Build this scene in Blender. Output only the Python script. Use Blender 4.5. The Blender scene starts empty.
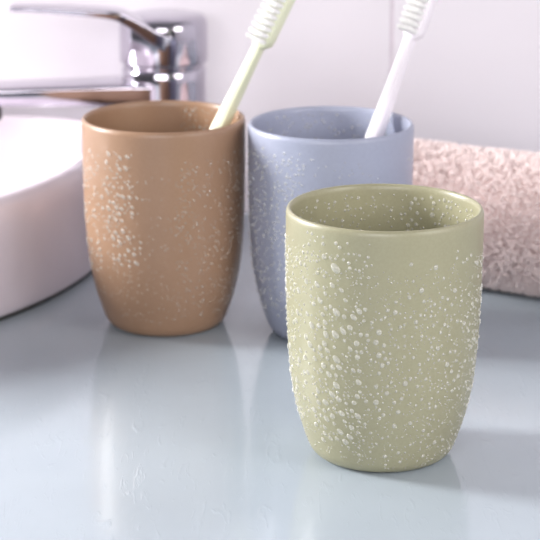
import bpy, math, random
import numpy as np
from mathutils import Vector, Matrix

random.seed(7)
rng = np.random.default_rng(7)
C = bpy.context.scene.collection
S = 0.001                                   # all numbers below are millimetres

# ------------------------------------------------------------------ helpers
def V(x, y, z):
    return Vector((x * S, y * S, z * S))


def mesh_object(name, verts, faces, material, parent=None, smooth=True, loc=None, raw=False):
    me = bpy.data.meshes.new(name)
    vs = np.asarray(verts, dtype=float) * (1.0 if raw else S)
    me.from_pydata(vs.tolist(), [], [tuple(int(i) for i in f) for f in faces])
    me.update()
    if smooth:
        me.polygons.foreach_set('use_smooth', [True] * len(me.polygons))
    if material is not None:
        me.materials.append(material)
    o = bpy.data.objects.new(name, me)
    C.objects.link(o)
    if parent is not None:
        o.parent = parent
    if loc is not None:
        o.location = loc
    return o


def thing(name, label, cat, loc=(0, 0, 0), group=None):
    o = bpy.data.objects.new(name, None)
    o.empty_display_size = 0.02
    C.objects.link(o)
    o.location = V(*loc)
    tag(o, label, cat, group)
    return o


def tag(o, label=None, cat=None, group=None, kind=None):
    if label:
        o['label'] = label
    if cat:
        o['category'] = cat
    if group:
        o['group'] = group
    if kind:
        o['kind'] = kind
    return o


def lathe(profile, seg=96, center=(0, 0, 0)):
    """profile: (r, z) pairs, r == 0 allowed at either end."""
    vs, fs, rings = [], [], []
    for r, z in profile:
        if r < 1e-6:
            vs.append((center[0], center[1], center[2] + z))
            rings.append([len(vs) - 1])
        else:
            base = len(vs)
            for k in range(seg):
                a = 2 * math.pi * k / seg
                vs.append((center[0] + r * math.cos(a), center[1] + r * math.sin(a), center[2] + z))
            rings.append(list(range(base, base + seg)))
    for A, B in zip(rings, rings[1:]):
        for k in range(seg):
            j = (k + 1) % seg
            if len(A) == 1 and len(B) == 1:
                continue
            if len(A) == 1:
                fs.append((A[0], B[j], B[k]))
            elif len(B) == 1:
                fs.append((A[k], A[j], B[0]))
            else:
                fs.append((A[k], A[j], B[j], B[k]))
    return vs, fs


def catmull(pts, n=6):
    pts = np.asarray(pts, float)
    P = np.vstack([2 * pts[0] - pts[1], pts, 2 * pts[-1] - pts[-2]])
    out = []
    for i in range(1, len(P) - 2):
        for t in np.linspace(0, 1, n, endpoint=False):
            p0, p1, p2, p3 = P[i - 1], P[i], P[i + 1], P[i + 2]
            out.append(0.5 * ((2 * p1) + (-p0 + p2) * t + (2 * p0 - 5 * p1 + 4 * p2 - p3) * t * t + (-p0 + 3 * p1 - 3 * p2 + p3) * t ** 3))
    out.append(P[-2])
    return np.array(out)


def sweep(path, section, frames):
    """path: centres; section(i) -> list of (u, v); frames: (U, W) vectors per point.  Capped."""
    vs, fs = [], []
    n = None
    for i, p in enumerate(path):
        sec = section(i)
        n = len(sec)
        U, W = frames[i]
        for u, v in sec:
            vs.append(tuple(np.asarray(p) + np.asarray(U) * u + np.asarray(W) * v))
    for i in range(len(path) - 1):
        for k in range(n):
            j = (k + 1) % n
            fs.append((i * n + k, i * n + j, (i + 1) * n + j, (i + 1) * n + k))
    fs.append(tuple(range(n - 1, -1, -1)))
    fs.append(tuple((len(path) - 1) * n + k for k in range(n)))
    return vs, fs


def rounded_rect(w, h, r, n=4):
    pts = []
    for cx, cy, a0 in ((w / 2 - r, h / 2 - r, 0), (-w / 2 + r, h / 2 - r, 90), (-w / 2 + r, -h / 2 + r, 180), (w / 2 - r, -h / 2 + r, 270)):
        for k in range(n + 1):
            a = math.radians(a0 + 90 * k / n)
            pts.append((cx + r * math.cos(a), cy + r * math.sin(a)))
    return pts


def recalc(o):
    import bmesh
    bm = bmesh.new()
    bm.from_mesh(o.data)
    bmesh.ops.recalc_face_normals(bm, faces=bm.faces)
    bm.to_mesh(o.data)
    bm.free()
    o.data.polygons.foreach_set('use_smooth', [True] * len(o.data.polygons))
    return o


def sharp_edges(o, angle=35):
    o.data.set_sharp_from_angle(angle=math.radians(angle))
    return o


# ------------------------------------------------------------------ materials
def srgb(r, g, b):
    f = lambda c: (c / 255 / 12.92) if c / 255 <= 0.04045 else ((c / 255 + 0.055) / 1.055) ** 2.4
    return (f(r), f(g), f(b), 1)


def material(name, col, rough=0.5, metal=0.0, spec=0.5, **kw):
    m = bpy.data.materials.new(name)
    m.use_nodes = True
    nt = m.node_tree
    b = nt.nodes['Principled BSDF']
    b.inputs['Base Color'].default_value = col
    b.inputs['Roughness'].default_value = rough
    b.inputs['Metallic'].default_value = metal
    b.inputs['Specular IOR Level'].default_value = spec
    for k, v in kw.items():
        b.inputs[k.replace('_', ' ')].default_value = v
    return m, nt, b


def noise_colour(nt, b, c0, c1, scale, detail=3, lo=0.35, hi=0.65, stretch=None):
    tc = nt.nodes.new('ShaderNodeTexCoord')
    src = tc.outputs['Object']
    if stretch:
        mp = nt.nodes.new('ShaderNodeMapping')
        mp.inputs['Scale'].default_value = stretch
        nt.links.new(src, mp.inputs['Vector'])
        src = mp.outputs['Vector']
    n = nt.nodes.new('ShaderNodeTexNoise')
    n.inputs['Scale'].default_value = scale
    n.inputs['Detail'].default_value = detail
    nt.links.new(src, n.inputs['Vector'])
    r = nt.nodes.new('ShaderNodeValToRGB')
    r.color_ramp.elements[0].position = lo
    r.color_ramp.elements[1].position = hi
    r.color_ramp.elements[0].color = c0
    r.color_ramp.elements[1].color = c1
    nt.links.new(n.outputs['Fac'], r.inputs['Fac'])
    nt.links.new(r.outputs['Color'], b.inputs['Base Color'])
    return n, src


def bump(nt, b, src, scale, dist, strength=0.5, detail=3):
    n = nt.nodes.new('ShaderNodeTexNoise')
    n.inputs['Scale'].default_value = scale
    n.inputs['Detail'].default_value = detail
    nt.links.new(src, n.inputs['Vector'])
    bp = nt.nodes.new('ShaderNodeBump')
    bp.inputs['Distance'].default_value = dist
    bp.inputs['Strength'].default_value = strength
    nt.links.new(n.outputs['Fac'], bp.inputs['Height'])
    nt.links.new(bp.outputs['Normal'], b.inputs['Normal'])
    return bp


def cup_material(name, c0, c1):
    m, nt, b = material(name, c0, rough=0.38, spec=0.55)
    n, src = noise_colour(nt, b, c0, c1, 900, 2, 0.3, 0.7)
    bump(nt, b, src, 2600, 0.00004, 0.35)
    return m


M_GREEN = cup_material('sage plastic', srgb(149, 146, 119), srgb(154, 151, 124))
M_BEIGE = cup_material('beige plastic', srgb(147, 116, 92), srgb(151, 120, 96))
M_BLUE = cup_material('grey blue plastic', srgb(150, 155, 174), srgb(155, 160, 179))

M_CERAMIC, _nt, _b = material('white ceramic', srgb(236, 230, 236), rough=0.12, spec=0.5)
noise_colour(_nt, _b, srgb(196, 187, 195), srgb(200, 191, 199), 30)
M_CHROME, _nt, _b = material('polished chrome', srgb(205, 203, 210), rough=0.1, metal=1.0)
noise_colour(_nt, _b, srgb(182, 178, 188), srgb(190, 186, 196), 60)
M_DARKCHROME, _nt, _b = material('aerator mesh', srgb(40, 38, 40), rough=0.4, metal=0.6)
noise_colour(_nt, _b, srgb(30, 28, 30), srgb(60, 58, 60), 900)
M_BASE_SHADE, _nt, _b = material('dark contact shade', srgb(60, 62, 60), rough=0.6)  # near-black colour painted in for the contact shadow under the basin
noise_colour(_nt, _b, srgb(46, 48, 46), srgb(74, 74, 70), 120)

M_GREENBRUSH, _nt, _b = material('pale green plastic', srgb(206, 214, 176), rough=0.3)
noise_colour(_nt, _b, srgb(210, 214, 186), srgb(216, 220, 193), 80)
M_WHITEBRUSH, _nt, _b = material('white plastic', srgb(236, 230, 236), rough=0.3)
noise_colour(_nt, _b, srgb(234, 228, 234), srgb(238, 232, 238), 80)
M_BRISTLE, _nt, _b = material('white bristle', srgb(244, 240, 236), rough=0.5)
noise_colour(_nt, _b, srgb(250, 249, 247), srgb(252, 252, 250), 900)

M_TERRY, _nt, _b = material('pink terry', srgb(214, 170, 166), rough=0.95, spec=0.1)
noise_colour(_nt, _b, srgb(235, 218, 215), srgb(241, 226, 224), 260)
_b.inputs['Sheen Weight'].default_value = 0.4
_b.inputs['Sheen Roughness'].default_value = 0.5
M_TERRYBASE, _nt, _b = material('pink towel ground weave', srgb(206, 160, 156), rough=0.95, spec=0.1)
noise_colour(_nt, _b, srgb(224, 198, 194), srgb(230, 206, 202), 900)

# water
M_WATER, _nt, _b = material('misted water', srgb(246, 246, 242), rough=0.07, spec=1.0)
noise_colour(_nt, _b, srgb(236, 236, 228), srgb(240, 240, 234), 500)
_tr = _nt.nodes.new('ShaderNodeBsdfTransparent')
_mx = _nt.nodes.new('ShaderNodeMixShader')
_mx.inputs['Fac'].default_value = 0.34
_nt.links.new(_tr.outputs['BSDF'], _mx.inputs[1])
_nt.links.new(_b.outputs['BSDF'], _mx.inputs[2])
_nt.links.new(_mx.outputs['Shader'], _nt.nodes['Material Output'].inputs['Surface'])

# counter: pale back-painted glass, slightly frosted and wet
M_COUNTER, nt, b = material('pale blue glass counter', srgb(186, 206, 214), rough=0.13, spec=0.5)
n, src = noise_colour(nt, b, srgb(163, 174, 183), srgb(169, 180, 189), 9, 3)
tc = nt.nodes.new('ShaderNodeTexCoord')
mp = nt.nodes.new('ShaderNodeMapping')
mp.inputs['Scale'].default_value = (1.3, 0.3, 1)
mp.inputs['Rotation'].default_value = (0, 0, 1.1)
nt.links.new(tc.outputs['Object'], mp.inputs['Vector'])
n1 = nt.nodes.new('ShaderNodeTexNoise'); n1.inputs['Scale'].default_value = 150; n1.inputs['Detail'].default_value = 5
n1.inputs['Distortion'].default_value = 1.5
nt.links.new(mp.outputs['Vector'], n1.inputs['Vector'])
r1 = nt.nodes.new('ShaderNodeValToRGB'); r1.color_ramp.elements[0].position = 0.58; r1.color_ramp.elements[1].position = 0.75
nt.links.new(n1.outputs['Fac'], r1.inputs['Fac'])
bp = nt.nodes.new('ShaderNodeBump'); bp.inputs['Distance'].default_value = 0.0006; bp.inputs['Strength'].default_value = 0.14
nt.links.new(r1.outputs['Color'], bp.inputs['Height'])
nt.links.new(bp.outputs['Normal'], b.inputs['Normal'])
n2 = nt.nodes.new('ShaderNodeTexNoise'); n2.inputs['Scale'].default_value = 40; n2.inputs['Detail'].default_value = 4
nt.links.new(tc.outputs['Object'], n2.inputs['Vector'])
mr = nt.nodes.new('ShaderNodeMapRange'); mr.inputs['To Min'].default_value = 0.07; mr.inputs['To Max'].default_value = 0.15
nt.links.new(n2.outputs['Fac'], mr.inputs['Value'])
nt.links.new(mr.outputs['Result'], b.inputs['Roughness'])

M_WALL, nt, b = material('lilac white glazed tile', srgb(232, 224, 232), rough=0.35, spec=0.4)
noise_colour(nt, b, srgb(235, 230, 236), srgb(237, 232, 238), 3)
M_GROUT, nt, b = material('grey grout', srgb(190, 180, 188), rough=0.9)
noise_colour(nt, b, srgb(222, 212, 220), srgb(228, 218, 226), 200)

# ------------------------------------------------------------------ setting
def box(x0, x1, y0, y1, z0, z1):
    vs = [(x, y, z) for x in (x0, x1) for y in (y0, y1) for z in (z0, z1)]
    fs = [(0, 1, 3, 2), (4, 6, 7, 5), (0, 4, 5, 1), (2, 3, 7, 6), (0, 2, 6, 4), (1, 5, 7, 3)]
    return vs, fs


# wall: big glazed tiles separated by thin recessed joints
WALL_Y = 1141
vs, fs = [], []
joint_x = [69.2 + 420 * k for k in range(-4, 5)]
joint_z = [-360, 240 + 100, 940, 1540]
for xa, xb in zip(joint_x, joint_x[1:]):
    for za, zb in zip(joint_z, joint_z[1:]):
        bx, bf = box(xa + 1.0, xb - 1.0, WALL_Y, WALL_Y + 8, max(za + 1.3, -20), zb - 1.3)
        off = len(vs)
        vs += bx
        fs += [tuple(i + off for i in f) for f in bf]
wall = mesh_object('wall_back', vs, fs, M_WALL, smooth=False)
tag(wall, 'pale lilac white tiled wall behind the counter', kind='structure')
bv = wall.modifiers.new('edge', 'BEVEL'); bv.width = 0.0005; bv.segments = 2
vs, fs = box(joint_x[0], joint_x[-1], WALL_Y + 0.7, WALL_Y + 30, -30, 1540)
g = mesh_object('grout', vs, fs, M_GROUT, smooth=False, parent=wall)
tag(g, kind='structure')

vs, fs = box(1100, 1140, -600, WALL_Y + 30, -30, 1540)
side_wall = mesh_object('wall_right', vs, fs, M_WALL, smooth=False)  # out of view; added to lighten chrome reflections and bounce light
tag(side_wall, 'unseen pale lilac side wall, added to reflect in the chrome', kind='structure')

vs, fs = box(-1500, 1098, 60, WALL_Y + 1, -24, 0)
counter = mesh_object('countertop', vs, fs, M_COUNTER, smooth=False)
tag(counter, 'pale blue glossy glass countertop with wet scratches', 'countertop', kind='structure')
bv = counter.modifiers.new('edge', 'BEVEL'); bv.width = 0.003; bv.segments = 3

# ------------------------------------------------------------------ cups
CUP_H = 101.0
outer_ctrl = [(23.0, 0.0), (25.6, 0.9), (27.6, 2.8), (29.4, 6.5), (32.7, 17), (34.7, 26), (36.1, 36), (37.2, 52), (37.7, 70), (37.9, 88), (37.9, 98.6)]
outer_ctrl = [(r * 1.012, z) for r, z in outer_ctrl]
outer = catmull(outer_ctrl, 6)
WALL_T = 2.3
inner = [(r - WALL_T, z) for r, z in outer_ctrl[3:]]
inner = [(0, 3.0), (20, 3.0), (24.5, 3.8)] + inner
inner = catmull(inner, 5)
rim = [(38.2, 99.8), (37.8, 100.6), (37.2, 101.0), (36.65, 100.7), (36.25, 99.9)]
cup_profile = [(0, 0.0)] + [tuple(p) for p in outer] + rim + [tuple(p) for p in inner[::-1]]
OR, OZ = outer[:, 0], outer[:, 1]


def r_outer(z):
    return float(np.interp(z, OZ, OR))


def surf(phi, z, inside=False):
    """phi degrees: 0 faces the camera (-y), +90 to the right (+x)."""
    a = math.radians(phi)
    r = r_outer(z) - (WALL_T if inside else 0)
    dr = (r_outer(min(z + 1.5, 98)) - r_outer(max(z - 1.5, 0))) / 3.0
    rad = np.array([math.sin(a), -math.cos(a), 0])
    n = rad - np.array([0, 0, dr])
    n /= np.linalg.norm(n)
    if inside:
        n = -n
    return rad * r + np.array([0, 0, z]), n


def dome(nseg=10, nring=4):
    """unit droplet dome; z is the outward normal, base slightly sunk."""
    vs = [(0, 0, 1.0)]
    for i in range(1, nring + 1):
        t = math.radians(100 * i / nring)
        for k in range(nseg):
            a = 2 * math.pi * k / nseg
            vs.append((math.sin(t) * math.cos(a), math.sin(t) * math.sin(a), math.cos(t)))
    fs = []
    for k in range(nseg):
        fs.append((0, 1 + k, 1 + (k + 1) % nseg))
    for i in range(nring - 1):
        for k in range(nseg):
            j = (k + 1) % nseg
            a, b_ = 1 + i * nseg, 1 + (i + 1) * nseg
            fs.append((a + k, b_ + k, b_ + j, a + j))
    return np.array(vs), fs


def drop_verts(base, phi, z, d, inside, elong, skew, height):
    p, n = surf(phi, z, inside)
    up = np.array([0, 0, 1.0]); up -= n * up.dot(n); up /= np.linalg.norm(up)
    side = np.cross(up, n)
    cs, sn = math.cos(skew), math.sin(skew)
    a1 = up * cs + side * sn
    a2 = side * cs - up * sn
    r = d / 2
    loc = base
    # running drops are fatter at the lower end
    fat = 1 - 0.18 * (elong - 1) * loc[:, 0]
    return p + np.outer(loc[:, 0] * r * elong, a1) + np.outer(loc[:, 1] * r * fat, a2) + np.outer(loc[:, 2] * r * height, n)


def droplets(cup, specs, name_big='water_droplet', n_big=100):
    """specs: list of (phi, z, d, inside, elong, skew).  The 100 biggest ones in view are parts of their own."""
    kept, P, D = [], np.zeros((0, 3)), np.zeros(0)
    for s in sorted(specs, key=lambda q: -q[2] * (10 if len(q) > 6 else 1)):
        p, _ = surf(s[0], s[1], s[3])
        if len(P):
            dist = np.linalg.norm(P - p, axis=1)
            if (dist < (D + s[2] * (0.5 + 0.5 * s[4])) * 0.5 * 1.12).any():
                continue
        kept.append(s)
        P = np.vstack([P, p]); D = np.append(D, s[2] * (0.5 + 0.5 * s[4]))

    def seen(q):
        ph = (q[0] + 180) % 360 - 180
        return (abs(ph) > 90 and q[1] > 72) if q[3] else abs(ph) < 88
    front = [s for s in kept if seen(s)]
    front.sort(key=lambda q: -q[2])
    big = front[:n_big]
    ids = set(id(s) for s in big)
    rest = [s for s in kept if id(s) not in ids]
    bb, bf = dome(14, 5)
    for s in big:
        vs = drop_verts(bb, s[0], s[1], s[2], s[3], s[4], s[5], 0.62)
        c = vs.mean(axis=0)
        o = mesh_object(name_big, vs - c, bf, M_WATER, parent=cup, loc=V(*c))
    sb, sf = dome(7, 3)
    av, af = [], []
    for s in rest:
        vs = drop_verts(sb, s[0], s[1], s[2], s[3], s[4], s[5], 0.6)
        off = len(av)
        av += vs.tolist()
        af += [tuple(i + off for i in f) for f in sf]
    o = mesh_object('water_mist', av, af, M_WATER, parent=cup)
    tag(o, 'fine beads of water', kind='stuff')


def scatter(n, phi, z, d, inside=False, elong=(1, 1.15), skew=(-0.3, 0.3), bias=1.8):
    out = []
    for _ in range(n):
        t = random.random() ** bias
        out.append((random.uniform(*phi), random.uniform(*z), d[0] + (d[1] - d[0]) * t, inside, random.uniform(*elong), random.uniform(*skew)))
    return out


def make_cup(label, mat, loc):
    t = thing('tumbler', label, 'cup', loc, 'round plastic bathroom tumblers')
    v, f = lathe(cup_profile, 128)
    b_ = mesh_object('cup_body', v, f, mat, parent=t)
    recalc(b_)
    return t


GREEN_AT, BEIGE_AT, BLUE_AT = (44.5, 760.3, 0), (-49.9, 931.0, 0), (28.1, 917.1, 0)
green = make_cup('sage green plastic tumbler covered in water droplets, with no toothbrush in it', M_GREEN, GREEN_AT)
beige = make_cup('beige tumbler beside the washbasin, holding the pale green toothbrush', M_BEIGE, BEIGE_AT)
blue = make_cup('grey blue tumbler behind the green one, holding the white toothbrush', M_BLUE, BLUE_AT)

# big single drops seen on the green cup: (phi, z, diameter)
GREEN_BIG = [
    (26.9, 86.2, 2.1, 1.10, 0.0),
    (18.4, 77.9, 2.2, 1.10, 0.0),
    (11.3, 75.5, 1.8, 1.10, 0.0),
    (3.4, 69.8, 2.0, 1.10, 0.0),
    (41.3, 75.6, 2.0, 1.10, 0.0),
    (36.0, 72.8, 1.6, 1.10, 0.0),
    (-5.5, 61.9, 2.3, 1.10, 0.0),
    (-7.2, 57.9, 2.2, 1.10, 0.0),
    (-18.3, 56.9, 2.2, 1.10, 0.0),
    (-12.4, 60.5, 1.6, 1.10, 0.0),
    (12.0, 88.3, 1.7, 1.10, 0.0),
    (42.8, 90.8, 1.2, 1.10, 0.0),
    (42.1, 88.1, 1.4, 1.10, 0.0),
    (32.6, 81.4, 1.5, 1.10, 0.0),
    (28.1, 86.9, 1.4, 1.10, 0.0),
    (36.9, 61.9, 1.4, 1.10, 0.0),
    (-5.4, 52.7, 2.2, 1.10, 0.0),
    (-3.5, 48.7, 2.0, 1.10, 0.0),
    (-5.2, 45.4, 1.8, 1.10, 0.0),
    (-17.7, 51.4, 2.0, 1.10, 0.0),
    (-6.8, 33.4, 2.3, 1.10, 0.0),
    (30.2, 53.9, 2.0, 1.10, 0.0),
    (37.8, 46.4, 2.2, 1.10, 0.0),
    (10.4, 41.1, 2.2, 1.10, 0.0),
    (31.4, 48.9, 1.4, 1.10, 0.0),
    (35.2, 36.9, 1.4, 1.10, 0.0),
    (28.3, 33.5, 1.2, 1.10, 0.0),
    (8.9, 60.2, 1.4, 1.10, 0.0),
    (5.6, 55.9, 1.4, 1.10, 0.0),
    (1.3, 63.1, 1.4, 1.10, 0.0),
    (18.2, 68.1, 1.4, 1.10, 0.0),
    (24.3, 71.2, 1.3, 1.10, 0.0),
    (13.4, 81.7, 1.3, 1.10, 0.0),
    (47.6, 85.8, 1.4, 1.10, 0.0),
    (55.8, 87.4, 1.5, 1.10, 0.0),
    (51.5, 86.5, 1.4, 1.10, 0.0),
    (61.5, 83.7, 1.6, 1.10, 0.0),
    (2.0, 41.8, 1.4, 1.10, 0.0),
    (5.1, 38.0, 1.2, 1.10, 0.0),
    (-9.6, 65.7, 1.4, 1.10, 0.0),
    (-2.3, 67.9, 1.4, 1.10, 0.0),
    (-13.0, 55.3, 1.4, 1.10, 0.0),
    (-10.0, 50.6, 1.4, 1.10, 0.0),
    (-30.8, 68.2, 2.5, 1.55, -0.8),
    (-31.5, 59.3, 2.5, 1.55, -0.8),
    (-31.5, 85.4, 3.1, 1.55, -0.8),
    (-20.2, 67.2, 2.0, 1.55, -0.8),
    (-31.5, 58.1, 2.0, 1.55, -0.8),
    (-31.0, 49.3, 2.5, 1.55, -0.8),
    (-34.7, 34.5, 2.2, 1.55, -0.8),
    (-31.5, 38.6, 2.3, 1.55, -0.8),
    (-42.0, 71.6, 2.0, 1.55, -0.8),
    (-48.7, 60.6, 2.2, 1.55, -0.8),
    (-50.7, 52.6, 2.2, 1.55, -0.8),
    (-38.4, 63.3, 1.8, 1.55, -0.8),
    (-46.8, 47.5, 1.8, 1.55, -0.8),
    (-37.1, 52.2, 1.8, 1.55, -0.8),
    (-44.3, 77.6, 2.0, 1.55, -0.8),
    (-61.1, 72.6, 2.0, 1.55, -0.8),
    (-62.7, 63.5, 2.0, 1.55, -0.8),
    (-36.3, 42.5, 2.0, 1.55, -0.8),
    (-42.3, 43.3, 1.6, 1.55, -0.8),
    (-54.0, 40.6, 1.8, 1.55, -0.8),
    (-27.6, 77.2, 1.6, 1.55, -0.8),
    (-33.5, 78.6, 1.8, 1.55, -0.8),
    (-60.5, 48.4, 1.8, 1.55, -0.8),
    (-25.1, 73.5, 1.4, 1.55, -0.8),
    (-21.4, 57.9, 1.8, 1.55, -0.8),
]
spec = [(p, z, d, False, e, s, 1) for p, z, d, e, s in GREEN_BIG]
spec += scatter(380, (-108, -30), (18, 90), (0.9, 2.2), elong=(1.0, 1.4), skew=(-0.9, -0.2), bias=1.6)
spec += scatter(190, (-50, -16), (12, 72), (0.9, 2.3), elong=(1.1, 1.7), skew=(-1.1, -0.5), bias=1.6)
spec += scatter(900, (-110, -15), (6, 92), (0.5, 1.0))
spec += scatter(230, (-20, 75), (5, 74), (1.0, 2.0))
spec += scatter(150, (-5, 60), (30, 74), (0.9, 1.8))
spec += scatter(1500, (-25, 92), (3, 86), (0.4, 0.95))
spec += scatter(120, (58, 105), (20, 86), (1.0, 2.0))
spec += scatter(70, (-60, -10), (80, 97), (0.7, 1.7))
spec += scatter(500, (92, 250), (5, 88), (0.5, 1.6))
spec += scatter(560, (95, 265), (62, 97), (0.7, 1.7), inside=True)
spec += scatter(110, (95, 165), (60, 96), (0.9, 2.3), inside=True, bias=1.2)
spec += scatter(60, (-90, 90), (40, 95), (0.5, 1.4), inside=True)
droplets(green, spec)

spec = scatter(70, (-66, -38), (38, 92), (0.9, 2.2), elong=(1.0, 1.4), skew=(-0.5, 0.2), bias=1.8)
spec += scatter(70, (-84, -50), (28, 80), (0.8, 1.9), elong=(1.0, 1.4))
spec += [(random.gauss(-30, 6.5),) + q[1:] for q in scatter(210, (0, 1), (36, 91), (0.8, 1.9), elong=(1.2, 1.9), skew=(-1.1, -0.5))]
spec += scatter(60, (-12, 30), (40, 84), (0.5, 1.0), bias=1.8)
spec += scatter(560, (10, 86), (10, 88), (0.5, 1.15), bias=1.8)
spec += scatter(120, (-40, 20), (8, 40), (0.4, 0.8))
spec += scatter(160, (-84, -15), (20, 92), (0.4, 0.9))
spec += scatter(140, (100, 170), (76, 99), (0.7, 1.7), inside=True)
spec += scatter(160, (90, 270), (10, 90), (0.4, 1.3))
droplets(beige, spec, n_big=100)

spec = scatter(330, (-85, -18), (14, 94), (0.9, 1.8), bias=1.5)
spec += scatter(160, (-55, -20), (50, 92), (0.9, 1.7))
spec += scatter(420, (-95, 40), (8, 92), (0.5, 1.0))
spec += scatter(18, (-93, -84), (10, 80), (1.2, 2.2))
spec += scatter(170, (120, 235), (74, 98), (0.7, 1.7), inside=True)
spec += scatter(160, (60, 265), (10, 88), (0.4, 1.3))
droplets(blue, spec, n_big=100)

# ------------------------------------------------------------------ toothbrushes
def make_brush(label, mat, p0, p1, total, head_len):
    p0 = np.array(p0, float); p1 = np.array(p1, float)
    A = (p1 - p0) / np.linalg.norm(p1 - p0)
    N = np.array([-0.66, -0.75, 0.0]); N -= A * N.dot(A); N /= np.linalg.norm(N)
    B = np.cross(N, A); B /= np.linalg.norm(B)
    if B[0] < 0:
        B = -B
    t = thing('toothbrush', label, 'toothbrush', tuple(p0), 'toothbrushes standing in the tumblers')
    L0 = total - head_len
    # handle: square bar with softened corners, tapering to the neck
    ss = [0, 1.2, 3, 8, 30, 60, 90, L0 - 36, L0 - 14, L0 - 4, L0 + 2]
    ww = [4.0, 6.4, 7.2, 7.4, 7.4, 7.0, 6.6, 5.9, 5.0, 4.7, 4.7]
    path = [A * s for s in ss]
    v, f = sweep(path, lambda i: rounded_rect(ww[i], ww[i], ww[i] * 0.14, 3), [(N, B)] * len(path))
    h = mesh_object('handle', v, f, mat, parent=t)
    recalc(h); sharp_edges(h, 28)
    # head: thick block, stepping out behind the neck
    ss = [L0 - 1.2, L0 + 0.2, L0 + 2.6, L0 + 5, total - 5, total - 1.8, total]
    wn = [3.4, 4.4, 5.6, 5.8, 5.8, 5.4, 3.4]
    wb = [3.6, 5.6, 9.6, 10.4, 10.4, 8.4, 4.4]
    on = [0, -0.2, -0.9, -1.0, -1.0, -1.0, -1.0]
    path = [A * s + N * o_ for s, o_ in zip(ss, on)]
    v, f = sweep(path, lambda i: rounded_rect(wn[i], wb[i], 1.1, 3), [(N, B)] * len(path))
    h = mesh_object('head', v, f, mat, parent=t)
    recalc(h); sharp_edges(h, 35)
    # bristle tufts: rows across the head, filaments splaying a little
    rows = int((head_len - 5) / 3.1)
    for i in range(rows):
        s = L0 + 3.4 + i * 3.1
        for j in (-1, 0, 1):
            root = A * s + B * (j * 2.9) + N * 1.4
            vs, fs = [], []
            for q in range(26):
                a = 2.399 * q; rr = 1.08 * math.sqrt((q + 0.5) / 26)
                ln = 6.6 + random.uniform(-0.3, 0.3)
                b0 = root + A * (rr * math.cos(a)) + B * (rr * 1.25 * math.sin(a))
                b1 = b0 + N * ln + A * (rr * 0.05 * math.cos(a)) + B * (rr * 0.1 * math.sin(a))
                off = len(vs)
                for pt, w in ((b0, 0.25), (b1 - N * 0.3, 0.24)):
                    for k in range(4):
                        g_ = math.pi / 2 * k
                        vs.append(tuple(pt + A * (w * math.cos(g_)) + B * (w * math.sin(g_))))
                vs.append(tuple(b1))
                for k in range(4):
                    kk = (k + 1) % 4
                    fs.append((off + k, off + kk, off + 4 + kk, off + 4 + k))
                    fs.append((off + 4 + k, off + 4 + kk, off + 8))
            mesh_object('bristle_tuft', vs, fs, M_BRISTLE, parent=t)
    return t


make_brush('pale green toothbrush leaning in the beige tumbler', M_GREENBRUSH, (-65.5, 930, 8.2), (-20.0, 937, 102), 172, 34)
make_brush('white toothbrush leaning in the grey blue tumbler', M_WHITEBRUSH, (18.0, 910, 8.2), (53.3, 935, 102), 174, 34)

# ------------------------------------------------------------------ washbasin
BC, BR = (-310, 1060), 225.5
basin = thing('washbasin', 'round white ceramic vessel washbasin on the counter left of the beige tumbler', 'washbasin', (BC[0], BC[1], 0))
ctrl = [(BR - 3.5, 2.4), (BR - 1.2, 4.5), (BR - 0.2, 12), (BR, 30), (BR, 46), (BR - 0.5, 53), (BR - 2.2, 57.6), (BR - 5.5, 60.0), (BR - 9.5, 60.0),
        (BR - 13.5, 57.5), (BR - 17, 52), (BR - 21, 44), (BR - 32, 28), (BR - 60, 17), (BR - 110, 12), (30, 9.6), (22, 9.0)]
prof = [(0, 2.4)] + [tuple(p) for p in catmull(ctrl, 5)] + [(0, 9.0)]


def d_shape(v):
    """flatten the back of the round bowl towards the wall (a D plan with soft back corners)"""
    out = []
    for x, y, z in v:
        if y > 0:
            th_, r0, ex = math.atan2(y, abs(x)), math.hypot(x, y), 2 / 4.5
            x = r0 * math.copysign(abs(math.cos(th_)) ** ex, x)
            y = r0 * (74.0 / BR) * math.sin(th_) ** ex
        out.append((x, y, z))
    return out


v, f = lathe(prof, 240)
v = d_shape(v)
o = mesh_object('bowl', v, f, M_CERAMIC, parent=basin); recalc(o)
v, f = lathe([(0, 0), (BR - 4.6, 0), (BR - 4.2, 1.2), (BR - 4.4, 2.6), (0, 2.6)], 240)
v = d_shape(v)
o = mesh_object('base_shade_ring', v, f, M_BASE_SHADE, parent=basin); recalc(o)  # inset foot ring, coloured dark as the basin's contact shadow
tag(o, 'dark foot ring painted as the contact shadow under the basin')
v, f = lathe([(0, 8.8), (21, 8.8), (21, 10), (19, 11.2), (10, 11.8), (0, 12)], 64)
o = mesh_object('drain', v, f, M_CHROME, parent=basin); recalc(o)

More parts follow.
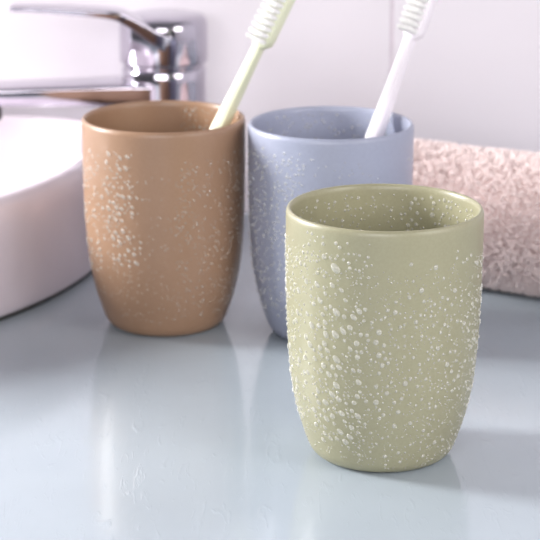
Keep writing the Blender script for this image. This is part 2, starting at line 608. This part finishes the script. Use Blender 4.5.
# ------------------------------------------------------------------ faucet
FX, FY = -58.5, 1107.0
faucet = thing('faucet', 'chrome single lever faucet standing behind the beige tumbler, spout over the basin', 'faucet', (FX, FY, 0))
v, f = lathe([(0, 0), (24.6, 0), (25.4, 0.8), (25.4, 4), (24.6, 5.2), (23, 6), (0, 6)], 96)
o = mesh_object('base_flange', v, f, M_CHROME, parent=faucet); recalc(o); sharp_edges(o, 40)
v, f = lathe([(0, -2), (23.2, -2)] + [(23.2, z) for z in (20, 40, 60, 80)] + [(23.2, 86.2), (22.6, 87.4), (21.4, 88), (0, 88)], 128)
o = mesh_object('body', v, f, M_CHROME, parent=faucet); recalc(o); sharp_edges(o, 40)
v, f = lathe([(0, 86.6), (21.6, 86.6), (21.6, 90.4), (0, 90.4)], 96)
o = mesh_object('collar', v, f, M_CHROME, parent=faucet); recalc(o); sharp_edges(o, 40)
v, f = lathe([(0, 89.4), (22.6, 89.4), (24.0, 90.2), (24.4, 91.4), (24.4, 100), (24.3, 110), (23.6, 113.6), (21.6, 115.6), (18, 116.4), (9, 117), (0, 117.2)], 128)
o = mesh_object('handle_cap', v, f, M_CHROME, parent=faucet); recalc(o); sharp_edges(o, 45)
# spout
d = np.array([-90.0, -17.0, 0]); d /= np.linalg.norm(d)
w = np.array([-d[1], d[0], 0]); up = np.array([0, 0, 1.0])
ss = [8, 18, 24, 40, 70, 100, 116, 120, 121.5]
hh = [15, 14, 13, 11.5, 10.4, 9.8, 9.4, 8, 5]
wd = [34, 32, 30, 28, 27, 26, 25.4, 23, 18]
path = [d * s + np.array([0, -4.0, 80.8 - h_ / 2 - (0.4 if s > 100 else 0)]) for s, h_ in zip(ss, hh)]
v, f = sweep(path, lambda i: rounded_rect(wd[i], hh[i], min(2.2, hh[i] * 0.3), 4), [(w, up)] * len(ss))
sp = mesh_object('spout', v, f, M_CHROME, parent=faucet); recalc(sp); sharp_edges(sp, 50)
c = d * 99 + np.array([0, -4.0, 0])
v, f = lathe([(0, 61.5), (8.2, 61.5), (9.4, 62.2), (9.6, 64), (9.6, 71.5), (0, 71.5)], 48, tuple(c))
o = mesh_object('aerator', v, f, M_DARKCHROME, parent=sp); recalc(o); sharp_edges(o, 40)
tag(o, 'dark aerator under the spout end')
# lever: a bent flat blade springing from the front of the cap
lp = catmull([(3.5, 103.5), (-1.5, 106.2), (-10, 112.0), (-18, 117.2), (-26, 120.6), (-50, 123.0), (-66, 124.2), (-79, 124.9)], 5)
path, frames, th, wid = [], [], [], []
for i, (x, z) in enumerate(lp):
    q = lp[min(i + 1, len(lp) - 1)] - lp[max(i - 1, 0)]
    q /= np.linalg.norm(q)
    nrm = np.array([q[1], 0, -q[0]])
    if nrm[2] < 0:
        nrm = -nrm
    u = i / (len(lp) - 1)
    yy = -16.5 - 16 * u
    path.append(np.array([x, yy, z])); frames.append((np.array([0.0, 1, 0]), nrm))
    th.append(6.5 * (1 - u) ** 1.5 + 2.8); wid.append(20 - 2 * u)
v, f = sweep(path, lambda i: rounded_rect(wid[i], th[i], 1.1, 4), frames)
o = mesh_object('lever', v, f, M_CHROME, parent=faucet); recalc(o); sharp_edges(o, 50)

for o in faucet.children:
    if not o.name.startswith('base_flange'):
        o.location.z += 5.2 * S

# ------------------------------------------------------------------ towel
TR = 35.0
axis_dir = np.array([1.0, -0.57, 0]); axis_dir /= np.linalg.norm(axis_dir)
side = np.array([-axis_dir[1], axis_dir[0], 0])           # away from the camera
T_MID = np.array([134.0, 981.0, 0])                        # ground point under the axis
towel = thing('towel', 'pink terry towel rolled up on the counter behind the green tumbler', 'towel', tuple(T_MID))
s0, s1 = -88.0, 150.0


def lump(s, a):
    return 0.9 * math.sin(s * 0.05 + 1.3 * math.sin(a)) + 0.7 * math.sin(3 * a + s * 0.031) + 0.5 * math.sin(s * 0.13 + 2 * a)


def tpoint(s, a, r):
    c_ = axis_dir * s + np.array([0, 0, TR])
    z = r * math.sin(a)
    p = c_ + side * (r * math.cos(a)) + np.array([0, 0, z])
    return p


# roll: a thick spiral strip, so its ends show the winding
turns, thick = 3.4, 8.4
nS, nA = 40, 170
vs, fs = [], []
for i in range(nA + 1):
    u = i / nA
    a = 2 * math.pi * turns * (1 - u) - 1.9
    rc = TR - 4.6 - (TR - 9) * u * 0.98
    for half in (-1, 1):
        for k in range(nS + 1):
            s = s0 + (s1 - s0) * k / nS
            r = rc + half * (thick * 0.46)
            vs.append(tpoint(s, a, max(r, 0.4) + (lump(s, a) * 0.4 if half > 0 and u < 0.33 else 0)))
row = nS + 1
for i in range(nA):
    for k in range(nS):
        o0, o1 = (2 * i + 1) * row + k, (2 * (i + 1) + 1) * row + k
        fs.append((o0, o0 + 1, o1 + 1, o1))
        p0, p1 = (2 * i) * row + k, (2 * (i + 1)) * row + k
        fs.append((p0, p1, p1 + 1, p0 + 1))
    for k in (0, nS):
        fs.append(((2 * i) * row + k, (2 * i + 1) * row + k, (2 * i + 3) * row + k, (2 * i + 2) * row + k))
for i in (0, nA):
    for k in range(nS):
        fs.append(((2 * i) * row + k, (2 * i + 1) * row + k, (2 * i + 1) * row + k + 1, (2 * i) * row + k + 1))
o = mesh_object('roll', vs, fs, M_TERRYBASE, parent=towel); recalc(o)

# terry loops all over the outer face, combed into small clumps
def vnoise(x, y, seed):
    xi, yi = math.floor(x), math.floor(y)
    fx, fy = x - xi, y - yi
    fx, fy = fx * fx * (3 - 2 * fx), fy * fy * (3 - 2 * fy)
    g_ = NOISE[seed]
    a_ = g_[xi % 64, yi % 64] * (1 - fx) + g_[(xi + 1) % 64, yi % 64] * fx
    b_ = g_[xi % 64, (yi + 1) % 64] * (1 - fx) + g_[(xi + 1) % 64, (yi + 1) % 64] * fx
    return a_ * (1 - fy) + b_ * fy


NOISE = [np.random.default_rng(50 + i).random((64, 64)) for i in range(4)]
vs, fs = [], []
pitch_s, pitch_a = 1.12, 1.1
nrow = int(2 * math.pi * TR / pitch_a)
ncol = int((s1 - s0) / pitch_s)
for i in range(nrow):
    a0 = 2 * math.pi * i / nrow
    for k in range(ncol):
        s = s0 + (k + random.uniform(0.0, 1.0)) * pitch_s
        a = a0 + random.uniform(-0.5, 0.5) * pitch_a / TR
        rb = TR - 2.4 + lump(s, a) * 0.4
        er = side * math.cos(a) + np.array([0, 0, math.sin(a)])
        ea = -side * math.sin(a) + np.array([0, 0, math.cos(a)])
        p = tpoint(s, a, rb)
        cl = vnoise(s / 1.9 + 20, a * TR / 1.7 + 20, 0)
        cl = min(max((cl - 0.3) / 0.4, 0), 1)
        hgt = 0.9 + 2.7 * cl + random.uniform(-0.35, 0.45)
        lean = axis_dir * (1.5 * (vnoise(s / 3 + 20, a * TR / 3 + 20, 1) - 0.5) + random.uniform(-0.5, 0.5)) + ea * (1.5 * (vnoise(s / 3 + 20, a * TR / 3 + 20, 2) - 0.5) + random.uniform(-0.5, 0.5))
        if p[2] + er[2] * hgt < 0.5:
            hgt = 0.7
            lean = lean * 0.2
        w0 = random.uniform(0.38, 0.55)
        ph = random.uniform(0, 6.28)
        off = len(vs)
        for (h_, wm, lm) in ((0.1, 0.8, 0), (0.75, 1.0, 0.7)):
            cc = p + er * (hgt * h_) + lean * (lm * 0.8)
            for q in range(4):
                g_ = ph + 2 * math.pi * q / 4
                pt = cc + axis_dir * (w0 * wm * math.cos(g_)) + ea * (w0 * wm * math.sin(g_))
                vs.append((pt[0], pt[1], max(pt[2], 0.1)))
        tip = p + er * hgt + lean * 0.85
        vs.append((tip[0], tip[1], max(tip[2], 0.1)))
        for q in range(4):
            qq = (q + 1) % 4
            fs.append((off + q, off + qq, off + 4 + qq, off + 4 + q))
            fs.append((off + 4 + q, off + 4 + qq, off + 8))
o = mesh_object('terry_pile', vs, fs, M_TERRY, parent=towel)
tag(o, kind='stuff')

# ------------------------------------------------------------------ light
def area(name, loc, target, size, power, col):
    l = bpy.data.lights.new(name, 'AREA')
    l.shape = 'RECTANGLE'
    l.size, l.size_y = size[0] * S, size[1] * S
    l.energy = power
    l.color = col
    o = bpy.data.objects.new(name, l)
    C.objects.link(o)
    o.location = V(*loc)
    dirv = V(*target) - V(*loc)
    o.rotation_euler = dirv.to_track_quat('-Z', 'Y').to_euler()
    return o


area('window_light', (-1000, 1030, 430), (0, 880, 60), (230, 380), 27, (1.0, 0.985, 0.97))
area('wall_fill_light', (-200, -450, 470), (80, 1100, 60), (900, 450), 11.8, (1.0, 0.97, 0.99))  # added soft front light, brightens the back wall
area('fill_light', (620, 330, 420), (60, 850, 40), (360, 420), 3.6, (1.0, 0.965, 0.94))

world = bpy.data.worlds.new('World')
bpy.context.scene.world = world
world.use_nodes = True
nt = world.node_tree
bg = nt.nodes['Background']
tc = nt.nodes.new('ShaderNodeTexCoord')
sep = nt.nodes.new('ShaderNodeSeparateXYZ')
nt.links.new(tc.outputs['Generated'], sep.inputs['Vector'])
ramp = nt.nodes.new('ShaderNodeValToRGB')
ramp.color_ramp.elements[0].position = 0.42
ramp.color_ramp.elements[0].color = (0.12, 0.11, 0.12, 1)
ramp.color_ramp.elements[1].position = 0.75
ramp.color_ramp.elements[1].color = (0.80, 0.78, 0.84, 1)
mrn = nt.nodes.new('ShaderNodeMapRange')
mrn.inputs['From Min'].default_value = -1
mrn.inputs['From Max'].default_value = 1
nt.links.new(sep.outputs['Z'], mrn.inputs['Value'])
nt.links.new(mrn.outputs['Result'], ramp.inputs['Fac'])
nt.links.new(ramp.outputs['Color'], bg.inputs['Color'])
bg.inputs['Strength'].default_value = 0.34

# ------------------------------------------------------------------ camera
cam = bpy.data.cameras.new('Camera')
co = bpy.data.objects.new('Camera', cam)
C.objects.link(co)
co.location = V(0, 0, 295.36)
co.rotation_euler = (math.radians(90 - 16.1426), 0, 0)
cam.sensor_fit = 'HORIZONTAL'
cam.sensor_width = 36
cam.lens = 36 * 2024.85 / 540
cam.clip_start = 0.05
cam.dof.use_dof = True
cam.dof.focus_distance = 0.775
cam.dof.aperture_fstop = 20
bpy.context.scene.camera = co

sc = bpy.context.scene
sc.view_settings.view_transform = 'Standard'
sc.view_settings.look = 'None'
sc.view_settings.gamma = 1
sc.view_settings.exposure = -0.17
sc.cycles.max_bounces = 12
sc.cycles.transmission_bounces = 8
